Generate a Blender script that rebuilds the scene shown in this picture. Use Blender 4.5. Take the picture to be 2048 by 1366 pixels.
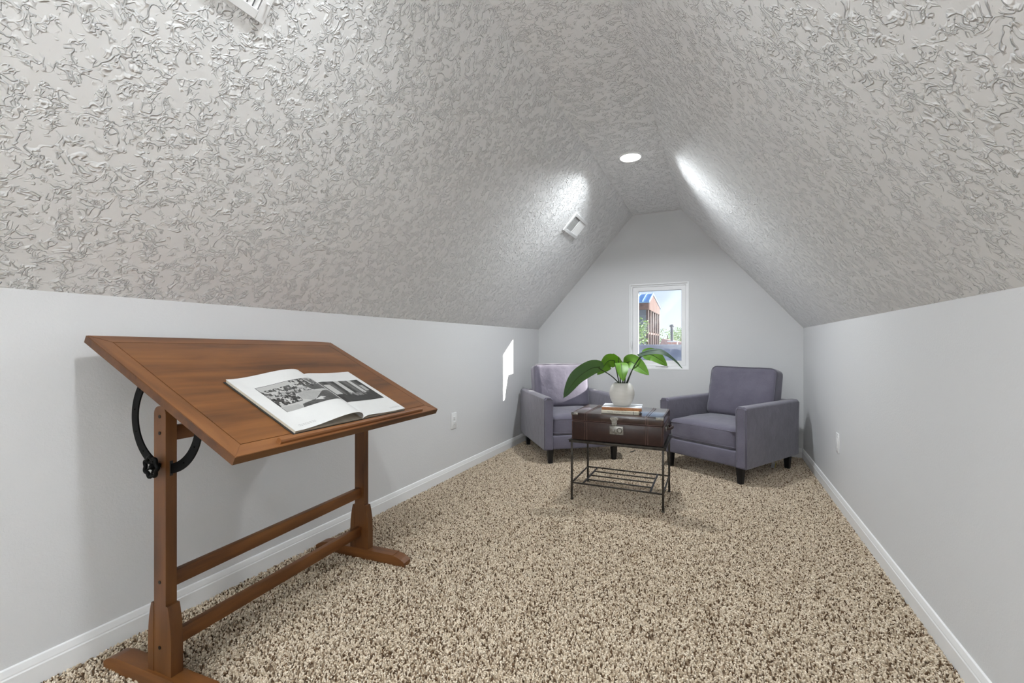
import bpy, bmesh, math, random
import numpy as np
from mathutils import Vector, Matrix, Euler
random.seed(7)
for o in list(bpy.data.objects): bpy.data.objects.remove(o, do_unlink=True)
scene = bpy.context.scene
C = scene.collection
PI = math.pi

# ---------------------------------------------------------------- camera
F_PX, YAW, HZ, CAM_H = 885.5, 0.4375, 687.7, 1.06
cam_d = bpy.data.cameras.new('camera')
cam_d.sensor_width = 36.0
cam_d.lens = F_PX / 2048 * 36.0
cam_d.shift_y = (HZ - 683.0) / 2048
cam_d.clip_start = 0.02
cam = bpy.data.objects.new('camera', cam_d); C.objects.link(cam)
cam.location = (0, 0, CAM_H)
cam.rotation_euler = (PI/2, 0, YAW)
scene.camera = cam

# ---------------------------------------------------------------- world, sun, exposure
SUN_DIR = Vector((-1.0, -0.64, -0.43)).normalized()
wd = bpy.data.worlds.new('sky'); scene.world = wd
wd.use_nodes = True
nt = wd.node_tree; nt.nodes.clear()
tcw = nt.nodes.new('ShaderNodeTexCoord'); sep = nt.nodes.new('ShaderNodeSeparateXYZ')
sky = nt.nodes.new('ShaderNodeValToRGB')          # clear hazy day: pale horizon, blue zenith
sky.color_ramp.elements[0].position = 0.0; sky.color_ramp.elements[0].color = (0.80, 0.89, 1.0, 1)
sky.color_ramp.elements[1].position = 1.0; sky.color_ramp.elements[1].color = (0.20, 0.42, 0.90, 1)
k_ = sky.color_ramp.elements.new(0.25); k_.color = (0.56, 0.75, 1.0, 1)
bg = nt.nodes.new('ShaderNodeBackground'); bg.inputs['Strength'].default_value = 0.9
wo = nt.nodes.new('ShaderNodeOutputWorld')
nt.links.new(tcw.outputs['Generated'], sep.inputs[0]); nt.links.new(sep.outputs['Z'], sky.inputs[0])
nt.links.new(sky.outputs[0], bg.inputs['Color']); nt.links.new(bg.outputs[0], wo.inputs['Surface'])

sun_d = bpy.data.lights.new('sun', 'SUN'); sun_d.energy = 20.0; sun_d.angle = 0.009; sun_d.color = (1.0, 0.96, 0.90)
sun = bpy.data.objects.new('sun', sun_d); C.objects.link(sun)
sun.rotation_euler = SUN_DIR.to_track_quat('-Z', 'Y').to_euler()
sun.location = (20, 20, 12)

LAMP_W = 13.0
LAMP_COL = (0.915, 0.97, 1.0)
FILL_UPLIGHT_W = 112.0
scene.view_settings.view_transform = 'Standard'
scene.view_settings.look = 'None'
scene.view_settings.gamma = 1.0
scene.view_settings.use_curve_mapping = False
scene.view_settings.exposure = 0.22

# ---------------------------------------------------------------- helpers
def link(o, parent=None):
    C.objects.link(o)
    if parent is not None: o.parent = parent
    return o
def finish(me, smooth=None):
    if smooth is not None:
        bm = bmesh.new(); bm.from_mesh(me)
        for f in bm.faces: f.smooth = True
        for e in bm.edges:
            e.smooth = not (len(e.link_faces) == 2 and e.calc_face_angle(0) > math.radians(smooth))
        bm.to_mesh(me); bm.free()
    return me
def obj(name, bm, mat, parent=None, smooth=None, kind=None):
    me = bpy.data.meshes.new(name)
    bmesh.ops.recalc_face_normals(bm, faces=bm.faces[:])
    bm.to_mesh(me); bm.free()
    finish(me, smooth)
    me.materials.append(mat)
    o = bpy.data.objects.new(name, me)
    if kind: o['kind'] = kind
    return link(o, parent)
def thing(name, label, cat, loc=(0,0,0), rotz=0, group=None):
    o = bpy.data.objects.new(name, None); o.empty_display_size = 0.1
    o.location = loc; o.rotation_euler = (0, 0, rotz)
    return link(tag(o, label, cat, group))
def tag(o, label, cat, group=None):
    o['label'] = label; o['category'] = cat
    if group: o['group'] = group
    return o
def box(bm, c, s, bev=0.0, seg=2, rot=None):
    r = bmesh.ops.create_cube(bm, size=1.0)
    vs = r['verts']
    bmesh.ops.scale(bm, vec=s, verts=vs)
    if bev > 0:
        es = list({e for v in vs for e in v.link_edges})
        rb = bmesh.ops.bevel(bm, geom=es, offset=bev, segments=seg, profile=0.5, affect='EDGES')
        vs = [v for v in bm.verts if v.is_valid and v.tag is False and v in set(rb['verts'])] or rb['verts']
        vs = list({v for f in rb['faces'] for v in f.verts} | {v for v in vs})
        # collect the whole island
        seen = set(vs); st = list(vs)
        while st:
            v = st.pop()
            for e in v.link_edges:
                w = e.other_vert(v)
                if w not in seen: seen.add(w); st.append(w)
        vs = list(seen)
    if rot is not None: bmesh.ops.rotate(bm, cent=(0,0,0), matrix=Euler(rot).to_matrix(), verts=vs)
    bmesh.ops.translate(bm, vec=c, verts=vs)
    return vs
def boxo(name, c, s, mat, parent=None, bev=0.0, seg=2, rot=None, kind=None):
    bm = bmesh.new(); box(bm, c, s, bev, seg, rot)
    return obj(name, bm, mat, parent, 40 if bev > 0 else None, kind)
def prism(bm, poly, axis, a, b, cap=True):
    """extrude a 2D polygon along axis: axis 'x' -> poly (y,z); 'y' -> (x,z); 'z' -> (x,y)"""
    def P(p, t):
        return {'x': (t, p[0], p[1]), 'y': (p[0], t, p[1]), 'z': (p[0], p[1], t)}[axis]
    A = [bm.verts.new(P(p, a)) for p in poly]; B = [bm.verts.new(P(p, b)) for p in poly]
    n = len(poly)
    for i in range(n): bm.faces.new((A[i], A[(i+1) % n], B[(i+1) % n], B[i]))
    if cap: bm.faces.new(A[::-1]); bm.faces.new(B)
    return A + B
def lathe(bm, prof, n=32, cx=0, cy=0, cz=0):
    rings = []
    for r, z in prof:
        if r < 1e-6: rings.append([bm.verts.new((cx, cy, cz+z))])
        else: rings.append([bm.verts.new((cx+r*math.cos(2*PI*i/n), cy+r*math.sin(2*PI*i/n), cz+z)) for i in range(n)])
    for a, b in zip(rings, rings[1:]):
        for i in range(n):
            j = (i+1) % n
            q = [a[i % len(a)], a[j % len(a)], b[j % len(b)], b[i % len(b)]]
            u = []
            for v in q:
                if v not in u: u.append(v)
            if len(u) > 2: bm.faces.new(u)
def tube(bm, pts, r, n=8, closed=False):
    pts = [Vector(p) for p in pts]; m = len(pts)
    rr = r if isinstance(r, (list, tuple)) else [r]*m
    up = Vector((0, 0, 1)); rings = []
    prev = None
    for i, p in enumerate(pts):
        if closed: d = pts[(i+1) % m] - pts[i-1]
        else: d = pts[min(i+1, m-1)] - pts[max(i-1, 0)]
        d.normalize()
        if prev is None:
            ref = up if abs(d.dot(up)) < 0.9 else Vector((1, 0, 0))
            s = d.cross(ref).normalized()
        else:
            s = (prev - d*prev.dot(d)).normalized()
        prev = s; t = d.cross(s)
        rings.append([bm.verts.new(p + s*rr[i]*math.cos(2*PI*k/n) + t*rr[i]*math.sin(2*PI*k/n)) for k in range(n)])
    for i in range(m if closed else m-1):
        a, b = rings[i], rings[(i+1) % m]
        for k in range(n): bm.faces.new((a[k], a[(k+1) % n], b[(k+1) % n], b[k]))
    if not closed:
        bm.faces.new(rings[0][::-1]); bm.faces.new(rings[-1])
def cushion(size, puff=(0,0,0), rad=0.05, n=12):
    """soft rounded box: size full dims, puff = bulge per face axis"""
    bm = bmesh.new()
    bmesh.ops.create_cube(bm, size=2.0)
    bmesh.ops.subdivide_edges(bm, edges=bm.edges[:], cuts=n, use_grid_fill=True)
    h = [s/2 for s in size]
    for v in bm.verts:
        # denser sampling toward the edges
        p = [math.copysign(1-(1-abs(c))**1.6, c) for c in v.co]
        q = [p[i]*h[i] for i in range(3)]
        inner = [max(-h[i]+rad, min(h[i]-rad, q[i])) for i in range(3)]
        d = Vector([q[i]-inner[i] for i in range(3)])
        if d.length > 1e-9:
            m = max(abs(x) for x in d)
            d = d.normalized()*m if True else d
        w = Vector(inner) + d
        for i in range(3):
            j, k = (i+1) % 3, (i+2) % 3
            w[i] += math.copysign(1, p[i])*puff[i]*abs(p[i])**2*(1-p[j]**2)*(1-p[k]**2) if abs(p[i]) > .05 else 0
        v.co = w
    return bm

# ---------------------------------------------------------------- materials
def mat(name):
    m = bpy.data.materials.new(name); m.use_nodes = True
    return m, m.node_tree, m.node_tree.nodes['Principled BSDF']
def N(t, typ, **kw):
    n = t.nodes.new(typ)
    for k, v in kw.items():
        if k in n.inputs: n.inputs[k].default_value = v
        else: setattr(n, k, v)
    return n
def srgb(r, g, b):
    f = lambda c: (c/255)/12.92 if c/255 <= .04045 else ((c/255+.055)/1.055)**2.4
    return (f(r), f(g), f(b), 1)
def plain(name, col, rough=0.5, metal=0.0, spec=0.5, coat=0.0, sheen=0.0):
    m, t, b = mat(name)
    b.inputs['Base Color'].default_value = col; b.inputs['Roughness'].default_value = rough
    b.inputs['Metallic'].default_value = metal; b.inputs['Specular IOR Level'].default_value = spec
    b.inputs['Coat Weight'].default_value = coat; b.inputs['Sheen Weight'].default_value = sheen
    return m
def noisy(name, c0, c1, scale, rough=0.5, bump=0.0, bdist=0.002, stretch=(1,1,1), detail=4, metal=0.0, spec=0.5, coat=0.0, sheen=0.0):
    m, t, b = mat(name)
    tc = N(t, 'ShaderNodeTexCoord'); mp = N(t, 'ShaderNodeMapping'); mp.inputs['Scale'].default_value = stretch
    no = N(t, 'ShaderNodeTexNoise', Scale=scale, Detail=detail, Roughness=0.6)
    cr = N(t, 'ShaderNodeValToRGB'); cr.color_ramp.elements[0].color = c0; cr.color_ramp.elements[1].color = c1
    cr.color_ramp.elements[0].position = 0.3; cr.color_ramp.elements[1].position = 0.7
    t.links.new(tc.outputs['Object'], mp.inputs[0]); t.links.new(mp.outputs[0], no.inputs['Vector'])
    t.links.new(no.outputs['Fac'], cr.inputs[0]); t.links.new(cr.outputs[0], b.inputs['Base Color'])
    b.inputs['Roughness'].default_value = rough; b.inputs['Metallic'].default_value = metal
    b.inputs['Specular IOR Level'].default_value = spec; b.inputs['Coat Weight'].default_value = coat
    b.inputs['Sheen Weight'].default_value = sheen
    if bump > 0:
        bp = N(t, 'ShaderNodeBump', Strength=bump, Distance=bdist)
        t.links.new(no.outputs['Fac'], bp.inputs['Height']); t.links.new(bp.outputs[0], b.inputs['Normal'])
    return m

def wall_paint():
    m, t, b = mat('wall_paint')
    b.inputs['Base Color'].default_value = (0.71, 0.71, 0.715, 1); b.inputs['Roughness'].default_value = 0.62
    tc = N(t, 'ShaderNodeTexCoord')
    n1 = N(t, 'ShaderNodeTexNoise', Scale=130.0, Detail=2.0, Distortion=0.6)
    bp = N(t, 'ShaderNodeBump', Strength=0.22, Distance=0.003)
    t.links.new(tc.outputs['Object'], n1.inputs['Vector']); t.links.new(n1.outputs['Fac'], bp.inputs['Height'])
    t.links.new(bp.outputs[0], b.inputs['Normal'])
    return m
def ceiling_plaster():
    """hand textured plaster: broken raised strings of mud on a smooth coat"""
    m, t, b = mat('ceiling_plaster')
    b.inputs['Base Color'].default_value = (0.90, 0.90, 0.90, 1); b.inputs['Roughness'].default_value = 0.55
    tc = N(t, 'ShaderNodeTexCoord')
    def M(op, a, c=None, cl=False):
        n = N(t, 'ShaderNodeMath', operation=op); n.use_clamp = cl
        for i, v in enumerate((a, c)):
            if v is None: continue
            if isinstance(v, (int, float)): n.inputs[i].default_value = v
            else: t.links.new(v, n.inputs[i])
        return n.outputs[0]
    def noise(scale, off, detail, warp):
        mp = N(t, 'ShaderNodeMapping'); mp.inputs['Location'].default_value = off
        t.links.new(tc.outputs['Object'], mp.inputs[0])
        n = N(t, 'ShaderNodeTexNoise', Scale=scale, Detail=detail, Roughness=0.6, Distortion=warp)
        t.links.new(mp.outputs[0], n.inputs['Vector']); return n.outputs['Fac']
    def ridges(scale, off, width, mask):
        a = M('ABSOLUTE', M('SUBTRACT', noise(scale, off, 1.6, 0.9), 0.5))
        r = M('SUBTRACT', 1.0, M('DIVIDE', a, width), True)      # string along the mid contour
        return M('MULTIPLY', M('POWER', r, 0.6), mask)
    patch = noise(13.0, (5, 3, 9), 2.0, 0.0)                      # where the mud was slapped on, elsewhere left smooth
    k1 = M('MULTIPLY', M('SUBTRACT', patch, 0.34), 8.0, True)
    k2 = M('MULTIPLY', M('SUBTRACT', 0.60, patch), 8.0, True)
    brk = M('MULTIPLY', M('SUBTRACT', noise(26.0, (1, 7, 4), 1.0, 0.0), 0.40), 8.0, True)
    h = M('MAXIMUM', ridges(23.0, (0, 0, 0), 0.040, k1), ridges(36.0, (11, 4, 7), 0.048, M('MULTIPLY', k2, 0.8)))
    h = M('MULTIPLY', h, brk)
    bp = N(t, 'ShaderNodeBump', Strength=1.0, Distance=0.0058)
    t.links.new(h, bp.inputs['Height']); t.links.new(bp.outputs[0], b.inputs['Normal'])
    return m
def wood(name, axis, dark=1.0, base=((76,44,19),(118,72,33),(142,92,46))):
    m, t, b = mat(name)
    tc = N(t, 'ShaderNodeTexCoord')
    s = {'x': (2.2, 26, 26), 'y': (26, 2.2, 26), 'z': (26, 26, 2.2)}[axis]
    mp = N(t, 'ShaderNodeMapping'); mp.inputs['Scale'].default_value = s
    n1 = N(t, 'ShaderNodeTexNoise', Scale=1.0, Detail=6.0, Roughness=0.62, Distortion=0.35)
    s2 = {'x': (2.0, 7, 7), 'y': (7, 2.0, 7), 'z': (7, 7, 2.0)}[axis]
    mp2 = N(t, 'ShaderNodeMapping'); mp2.inputs['Scale'].default_value = s2; mp2.inputs['Location'].default_value = (3, 8, 1)
    n2 = N(t, 'ShaderNodeTexNoise', Scale=1.0, Detail=3.0, Roughness=0.5, Distortion=0.6)
    t.links.new(tc.outputs['Object'], mp.inputs[0]); t.links.new(mp.outputs[0], n1.inputs['Vector'])
    t.links.new(tc.outputs['Object'], mp2.inputs[0]); t.links.new(mp2.outputs[0], n2.inputs['Vector'])
    mx = N(t, 'ShaderNodeMath', operation='MULTIPLY_ADD'); mx.inputs[1].default_value = 0.45
    m2 = N(t, 'ShaderNodeMath', operation='MULTIPLY'); m2.inputs[1].default_value = 0.55
    t.links.new(n2.outputs['Fac'], m2.inputs[0])
    t.links.new(n1.outputs['Fac'], mx.inputs[0]); t.links.new(m2.outputs[0], mx.inputs[2])
    cr = N(t, 'ShaderNodeValToRGB'); e = cr.color_ramp.elements
    cs = [tuple(c*dark for c in srgb(*x)[:3])+(1,) for x in base]
    e[0].position = 0.34; e[0].color = cs[0]; e[1].position = 0.66; e[1].color = cs[2]
    k = cr.color_ramp.elements.new(0.49); k.color = cs[1]
    t.links.new(mx.outputs[0], cr.inputs[0]); t.links.new(cr.outputs[0], b.inputs['Base Color'])
    b.inputs['Roughness'].default_value = 0.42; b.inputs['Specular IOR Level'].default_value = 0.45
    bp = N(t, 'ShaderNodeBump', Strength=0.12, Distance=0.001)
    t.links.new(n1.outputs['Fac'], bp.inputs['Height']); t.links.new(bp.outputs[0], b.inputs['Normal'])
    return m
def fabric():
    m, t, b = mat('grey_upholstery')
    tc = N(t, 'ShaderNodeTexCoord')
    n1 = N(t, 'ShaderNodeTexNoise', Scale=420.0, Detail=2.0)
    n2 = N(t, 'ShaderNodeTexNoise', Scale=7.0, Detail=3.0)
    cr = N(t, 'ShaderNodeValToRGB'); e = cr.color_ramp.elements
    e[0].position = 0.25; e[0].color = srgb(88, 85, 98); e[1].position = 0.75; e[1].color = srgb(118, 114, 128)
    ad = N(t, 'ShaderNodeMath', operation='MULTIPLY_ADD'); ad.inputs[1].default_value = 0.5
    ml = N(t, 'ShaderNodeMath', operation='MULTIPLY'); ml.inputs[1].default_value = 0.5
    for n in (n1, n2): t.links.new(tc.outputs['Object'], n.inputs['Vector'])
    t.links.new(n2.outputs['Fac'], ml.inputs[0]); t.links.new(n1.outputs['Fac'], ad.inputs[0]); t.links.new(ml.outputs[0], ad.inputs[2])
    t.links.new(ad.outputs[0], cr.inputs[0]); t.links.new(cr.outputs[0], b.inputs['Base Color'])
    b.inputs['Roughness'].default_value = 0.85; b.inputs['Sheen Weight'].default_value = 0.45; b.inputs['Sheen Roughness'].default_value = 0.45
    b.inputs['Specular IOR Level'].default_value = 0.2
    n3 = N(t, 'ShaderNodeTexNoise', Scale=14.0, Detail=2.0, Distortion=0.5); t.links.new(tc.outputs['Object'], n3.inputs['Vector'])
    b1 = N(t, 'ShaderNodeBump', Strength=0.25, Distance=0.012); t.links.new(n3.outputs['Fac'], b1.inputs['Height'])
    b2 = N(t, 'ShaderNodeBump', Strength=0.25, Distance=0.001); t.links.new(n1.outputs['Fac'], b2.inputs['Height'])
    t.links.new(b1.outputs[0], b2.inputs['Normal']); t.links.new(b2.outputs[0], b.inputs['Normal'])
    return m
def thin_glass(name, tint=(1,1,1,1), refl=1.0):
    m = bpy.data.materials.new(name); m.use_nodes = True; t = m.node_tree; t.nodes.clear()
    tr = N(t, 'ShaderNodeBsdfTransparent'); tr.inputs[0].default_value = tint
    gl = N(t, 'ShaderNodeBsdfGlossy'); gl.inputs['Roughness'].default_value = 0.02
    fr = N(t, 'ShaderNodeLayerWeight'); fr.inputs['Blend'].default_value = 0.5
    pw = N(t, 'ShaderNodeMath', operation='POWER'); pw.inputs[1].default_value = 5.0
    ml = N(t, 'ShaderNodeMath', operation='MULTIPLY_ADD'); ml.inputs[1].default_value = 0.96*min(refl, 1.0); ml.inputs[2].default_value = 0.04*refl; ml.use_clamp = True
    mx = N(t, 'ShaderNodeMixShader'); o = N(t, 'ShaderNodeOutputMaterial')
    t.links.new(fr.outputs['Facing'], pw.inputs[0]); t.links.new(pw.outputs[0], ml.inputs[0]); t.links.new(ml.outputs[0], mx.inputs[0])
    t.links.new(tr.outputs[0], mx.inputs[1]); t.links.new(gl.outputs[0], mx.inputs[2]); t.links.new(mx.outputs[0], o.inputs[0])
    return m
def emit(name, col, s):
    m, t, b = mat(name)
    b.inputs['Base Color'].default_value = (.9,.9,.9,1)
    b.inputs['Emission Color'].default_value = col; b.inputs['Emission Strength'].default_value = s
    return m
def leaf_mat(name, top, under, trans, trn=0.12):
    m = bpy.data.materials.new(name); m.use_nodes = True; t = m.node_tree
    b = t.nodes['Principled BSDF']; out = t.nodes['Material Output']
    b.inputs['Roughness'].default_value = 0.5
    geo = N(t, 'ShaderNodeNewGeometry'); mx = N(t, 'ShaderNodeMix', data_type='RGBA')
    mx.inputs[6].default_value = top; mx.inputs[7].default_value = under
    t.links.new(geo.outputs['Backfacing'], mx.inputs[0]); t.links.new(mx.outputs[2], b.inputs['Base Color'])
    tr = N(t, 'ShaderNodeBsdfTranslucent'); tr.inputs[0].default_value = trans
    ms = N(t, 'ShaderNodeMixShader'); ms.inputs[0].default_value = trn
    t.links.new(b.outputs[0], ms.inputs[1]); t.links.new(tr.outputs[0], ms.inputs[2]); t.links.new(ms.outputs[0], out.inputs[0])
    return m

M_WALL = wall_paint(); M_CEIL = ceiling_plaster()
M_TRIM = plain('trim_white', (0.86, 0.86, 0.86, 1), 0.35)
M_VINYL = plain('window_vinyl', (0.91, 0.91, 0.92, 1), 0.3)
M_PLATE = plain('plate_white', (0.82, 0.82, 0.82, 1), 0.35)
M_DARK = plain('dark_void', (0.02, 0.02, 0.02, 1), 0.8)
M_VENTDK = plain('duct_grey', (0.18, 0.18, 0.18, 1), 0.7)
M_IRON = noisy('black_iron', (0.0015,0.0015,0.0015,1), (0.003,0.003,0.003,1), 60, 0.5, 0.1, 0.001, spec=0.10)
M_STAND = noisy('aged_iron', (0.022,0.018,0.014,1), (0.07,0.06,0.048,1), 30, 0.42, 0.15, 0.001, metal=0.5)
M_WX = wood('walnut_stain_x', 'x'); M_WY = wood('walnut_stain_y', 'y'); M_WZ = wood('walnut_stain_z', 'z', 0.85)
M_WPOST = wood('walnut_post', 'z', 0.58); M_WFOOT = wood('walnut_foot', 'x', 0.8); M_WBAR = wood('walnut_bar', 'y', 0.85)
M_FAB = fabric()
M_LEG = plain('black_leg', (0.006, 0.006, 0.007, 1), 0.4)
M_SCREW = plain('screw_black', (0.008, 0.008, 0.008, 1), 0.4, metal=0.6)
M_LEATHER = noisy('oxblood_leather', (0.022,0.010,0.008,1), (0.040,0.018,0.014,1), 22, 0.40, 0.12, 0.001, spec=0.35, coat=0.12)
M_LID = noisy('polished_leather', (0.022,0.010,0.008,1), (0.040,0.018,0.014,1), 22, 0.28, 0.06, 0.001, spec=0.5, coat=0.6)
M_STITCH = noisy('leather_piping', (0.09,0.045,0.036,1), (0.16,0.085,0.07,1), 40, 0.4)
M_BRASS = noisy('antique_nickel', (0.16,0.155,0.14,1), (0.42,0.41,0.38,1), 90, 0.33, 0.1, 0.0006, metal=0.85)
M_POT = noisy('cream_ceramic', (0.60,0.58,0.54,1), (0.68,0.66,0.62,1), 8, 0.35, stretch=(1,1,7))
M_SOIL = noisy('soil', (0.01,0.008,0.006,1), (0.035,0.026,0.018,1), 80, 0.9, 0.6, 0.004)
M_LEAF = leaf_mat('leaf_green', srgb(52, 74, 58), srgb(92, 138, 32), srgb(110, 165, 30))
M_VEIN = plain('leaf_vein', srgb(34, 52, 22), 0.5)
M_STEM = noisy('stem_green', srgb(20, 30, 16), srgb(40, 56, 26), 30, 0.5)
M_PAPER = noisy('book_paper', (0.66,0.655,0.64,1), (0.69,0.685,0.67,1), 12, 0.6)
M_PAPERE = noisy('page_edge', (0.52,0.46,0.36,1), (0.70,0.65,0.55,1), 3, 0.8, stretch=(1,1,900))
M_COVER = plain('book_cover_dark', (0.02, 0.02, 0.022, 1), 0.5)
M_CREAM = plain('book_cream', (0.66, 0.62, 0.52, 1), 0.55)
M_TAN = noisy('book_spine_tan', srgb(140, 88, 52), srgb(184, 128, 84), 60, 0.6)
M_WHITEBK = plain('book_white', (0.78, 0.78, 0.80, 1), 0.4)
M_INK = plain('grey_ink', (0.20, 0.19, 0.17, 1), 0.6)

# ---------------------------------------------------------------- room shell
XL, XR, YE, YB = -1.9334, 0.7096, 4.8721, -3.2
KL, KR, ZC, RL, RR = 1.2274, 1.2075, 2.4443, -0.8409, -0.3553
WX0, WX1, WZ0, WZ1 = -0.877, -0.2805, 0.792, 1.700
TH = 0.115
FLZ = -0.007
def struct(name, bm, m, parent=None, smooth=None):
    o = obj(name, bm, m, parent, smooth)
    o['kind'] = 'structure'; return o
bm = bmesh.new(); box(bm, ((XL+XR)/2, (YE+YB)/2, FLZ-0.06), (XR-XL+0.3, YE-YB+0.3, 0.12)); 
M_BACKING = noisy('carpet_backing', srgb(112, 94, 76), srgb(150, 130, 108), 200, 0.95)
floor = struct('floor', bm, M_BACKING)
bm = bmesh.new(); box(bm, (XL-0.06, (YE+YB)/2, KL/2-0.06), (0.12, YE-YB+0.3, KL+0.12)); struct('wall_left', bm, M_WALL)
bm = bmesh.new(); box(bm, (XR+0.06, (YE+YB)/2, KR/2-0.06), (0.12, YE-YB+0.3, KR+0.12)); struct('wall_right', bm, M_WALL)
def slab(name, p0, p1, e0, e1, th, m):
    a, b = Vector((p0[0], p0[1])), Vector((p1[0], p1[1])); d = (b-a).normalized()
    n = Vector((-d.y, d.x)); ctr = Vector(((XL+XR)/2, 1.0))
    if n.dot(ctr-a) > 0: n = -n
    a2, b2 = a-d*e0, b+d*e1
    bm = bmesh.new(); prism(bm, [a2, b2, b2+n*th, a2+n*th], 'y', YB-0.15, YE+TH)
    return struct(name, bm, m)
slab('ceiling_left', (XL, KL), (RL, ZC), 0.16, 0.0, 0.10, M_CEIL)
slab('ceiling_right', (XR, KR), (RR, ZC), 0.16, 0.0, 0.10, M_CEIL)
slab('ceiling', (RL, ZC), (RR, ZC), 0.14, 0.14, 0.12, M_CEIL)
def gable(x):   # ceiling profile (slightly grown so that it tucks behind the slabs)
    g = 0.05
    if x < RL: return KL + (x-XL)*(ZC-KL)/(RL-XL) + g
    if x > RR: return KR + (XR-x)*(ZC-KR)/(XR-RR) + g
    return ZC + g
bm = bmesh.new()
prism(bm, [(XL-.04, -.1), (WX0, -.1), (WX0, gable(WX0)), (XL-.04, gable(XL-.04))], 'y', YE, YE+TH)
prism(bm, [(WX1, -.1), (XR+.04, -.1), (XR+.04, gable(XR+.04)), (WX1, gable(WX1))], 'y', YE, YE+TH)
prism(bm, [(WX0, -.1), (WX1, -.1), (WX1, WZ0), (WX0, WZ0)], 'y', YE, YE+TH)
prism(bm, [(WX0, WZ1), (WX1, WZ1), (WX1, gable(WX1)), (RR, ZC+.05), (RL, ZC+.05), (WX0, gable(WX0))], 'y', YE, YE+TH)
struct('wall_end', bm, M_WALL)
bm = bmesh.new()
prism(bm, [(XL-.04, -.1), (XR+.04, -.1), (XR+.04, gable(XR+.04)), (RR, ZC+.05), (RL, ZC+.05), (XL-.04, gable(XL-.04))], 'y', YB-.12, YB)
struct('wall_back', bm, M_WALL)
# baseboards
BB = [(0, -0.02), (0.013, -0.02), (0.013, 0.058), (0.0105, 0.062), (0.0105, 0.066), (0.0075, 0.078), (0.0055, 0.085), (0, 0.088)]
bm = bmesh.new(); prism(bm, [(XL+a, z) for a, z in BB], 'y', YB, YE); struct('baseboard_left', bm, M_TRIM)
bm = bmesh.new(); prism(bm, [(XR-a, z) for a, z in BB], 'y', YB, YE); struct('baseboard_right', bm, M_TRIM)
bm = bmesh.new(); prism(bm, [(YE-a, z) for a, z in BB], 'x', XL+.012, XR-.012); struct('baseboard_end', bm, M_TRIM)
bm = bmesh.new(); prism(bm, [(YB+a, z) for a, z in BB], 'x', XL+.012, XR-.012); struct('baseboard_back', bm, M_TRIM)

# ---------------------------------------------------------------- carpet pile: tufts grown by geometry nodes on the floor
def carpet():
    bm = bmesh.new()
    vs = [bm.verts.new(p) for p in ((XL+.012, -0.6, FLZ), (XR-.012, -0.6, FLZ), (XR-.012, YE-.012, FLZ), (XL+.012, YE-.012, FLZ))]
    bm.faces.new(vs)
    m, t, b = mat('carpet_tuft')
    at = N(t, 'ShaderNodeAttribute', attribute_type='INSTANCER', attribute_name='tuft')
    cr = N(t, 'ShaderNodeValToRGB'); cr.color_ramp.interpolation = 'LINEAR'
    e = cr.color_ramp.elements
    e[0].position = 0.0; e[0].color = srgb(88, 70, 54)
    e[1].position = 1.0; e[1].color = srgb(238, 225, 206)
    for p, c in ((0.13, (116, 92, 70)), (0.24, (188, 170, 146)), (0.6, (216, 200, 178))):
        k = cr.color_ramp.elements.new(p); k.color = srgb(*c)
    t.links.new(at.outputs['Fac'], cr.inputs[0]); t.links.new(cr.outputs[0], b.inputs['Base Color'])
    b.inputs['Roughness'].default_value = 0.95; b.inputs['Specular IOR Level'].default_value = 0.1
    o = obj('carpet_pile', bm, m, floor); o['kind'] = 'stuff'
    o['label'] = 'beige and brown flecked shag carpet pile'
    g = bpy.data.node_groups.new('tufts', 'GeometryNodeTree')
    g.interface.new_socket('Geometry', in_out='INPUT', socket_type='NodeSocketGeometry')
    g.interface.new_socket('Geometry', in_out='OUTPUT', socket_type='NodeSocketGeometry')
    gi = g.nodes.new('NodeGroupInput'); go = g.nodes.new('NodeGroupOutput')
    dp = g.nodes.new('GeometryNodeDistributePointsOnFaces'); dp.inputs['Density'].default_value = 27000.0
    cone = g.nodes.new('GeometryNodeMeshCone'); cone.inputs['Vertices'].default_value = 5
    cone.inputs['Radius Top'].default_value = 0.0026; cone.inputs['Radius Bottom'].default_value = 0.0034; cone.inputs['Depth'].default_value = 0.0105
    sm = g.nodes.new('GeometryNodeSetMaterial'); sm.inputs['Material'].default_value = m
    ip = g.nodes.new('GeometryNodeInstanceOnPoints')
    rr = g.nodes.new('FunctionNodeRandomValue'); rr.data_type = 'FLOAT_VECTOR'
    rr.inputs[0].default_value = (-0.5, -0.5, 0); rr.inputs[1].default_value = (0.5, 0.5, 6.28)
    rs = g.nodes.new('FunctionNodeRandomValue'); rs.data_type = 'FLOAT_VECTOR'
    rs.inputs[0].default_value = (0.7, 0.7, 0.8); rs.inputs[1].default_value = (1.25, 1.25, 1.2); rs.inputs['Seed'].default_value = 3
    rc = g.nodes.new('FunctionNodeRandomValue'); rc.data_type = 'FLOAT'; rc.inputs['Seed'].default_value = 9
    st = g.nodes.new('GeometryNodeStoreNamedAttribute'); st.data_type = 'FLOAT'; st.domain = 'INSTANCE'
    st.inputs['Name'].default_value = 'tuft'
    L = g.links.new
    L(gi.outputs[0], dp.inputs['Mesh']); L(dp.outputs['Points'], ip.inputs['Points'])
    L(cone.outputs['Mesh'], sm.inputs['Geometry']); L(sm.outputs[0], ip.inputs['Instance'])
    L(rr.outputs[0], ip.inputs['Rotation']); L(rs.outputs[0], ip.inputs['Scale'])
    L(ip.outputs[0], st.inputs['Geometry'])
    L([s for s in rc.outputs if s.enabled][0] if False else rc.outputs[1], st.inputs['Value'])
    L(st.outputs[0], go.inputs[0])
    md = o.modifiers.new('tufts', 'NODES'); md.node_group = g
    return o
carpet()

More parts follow.
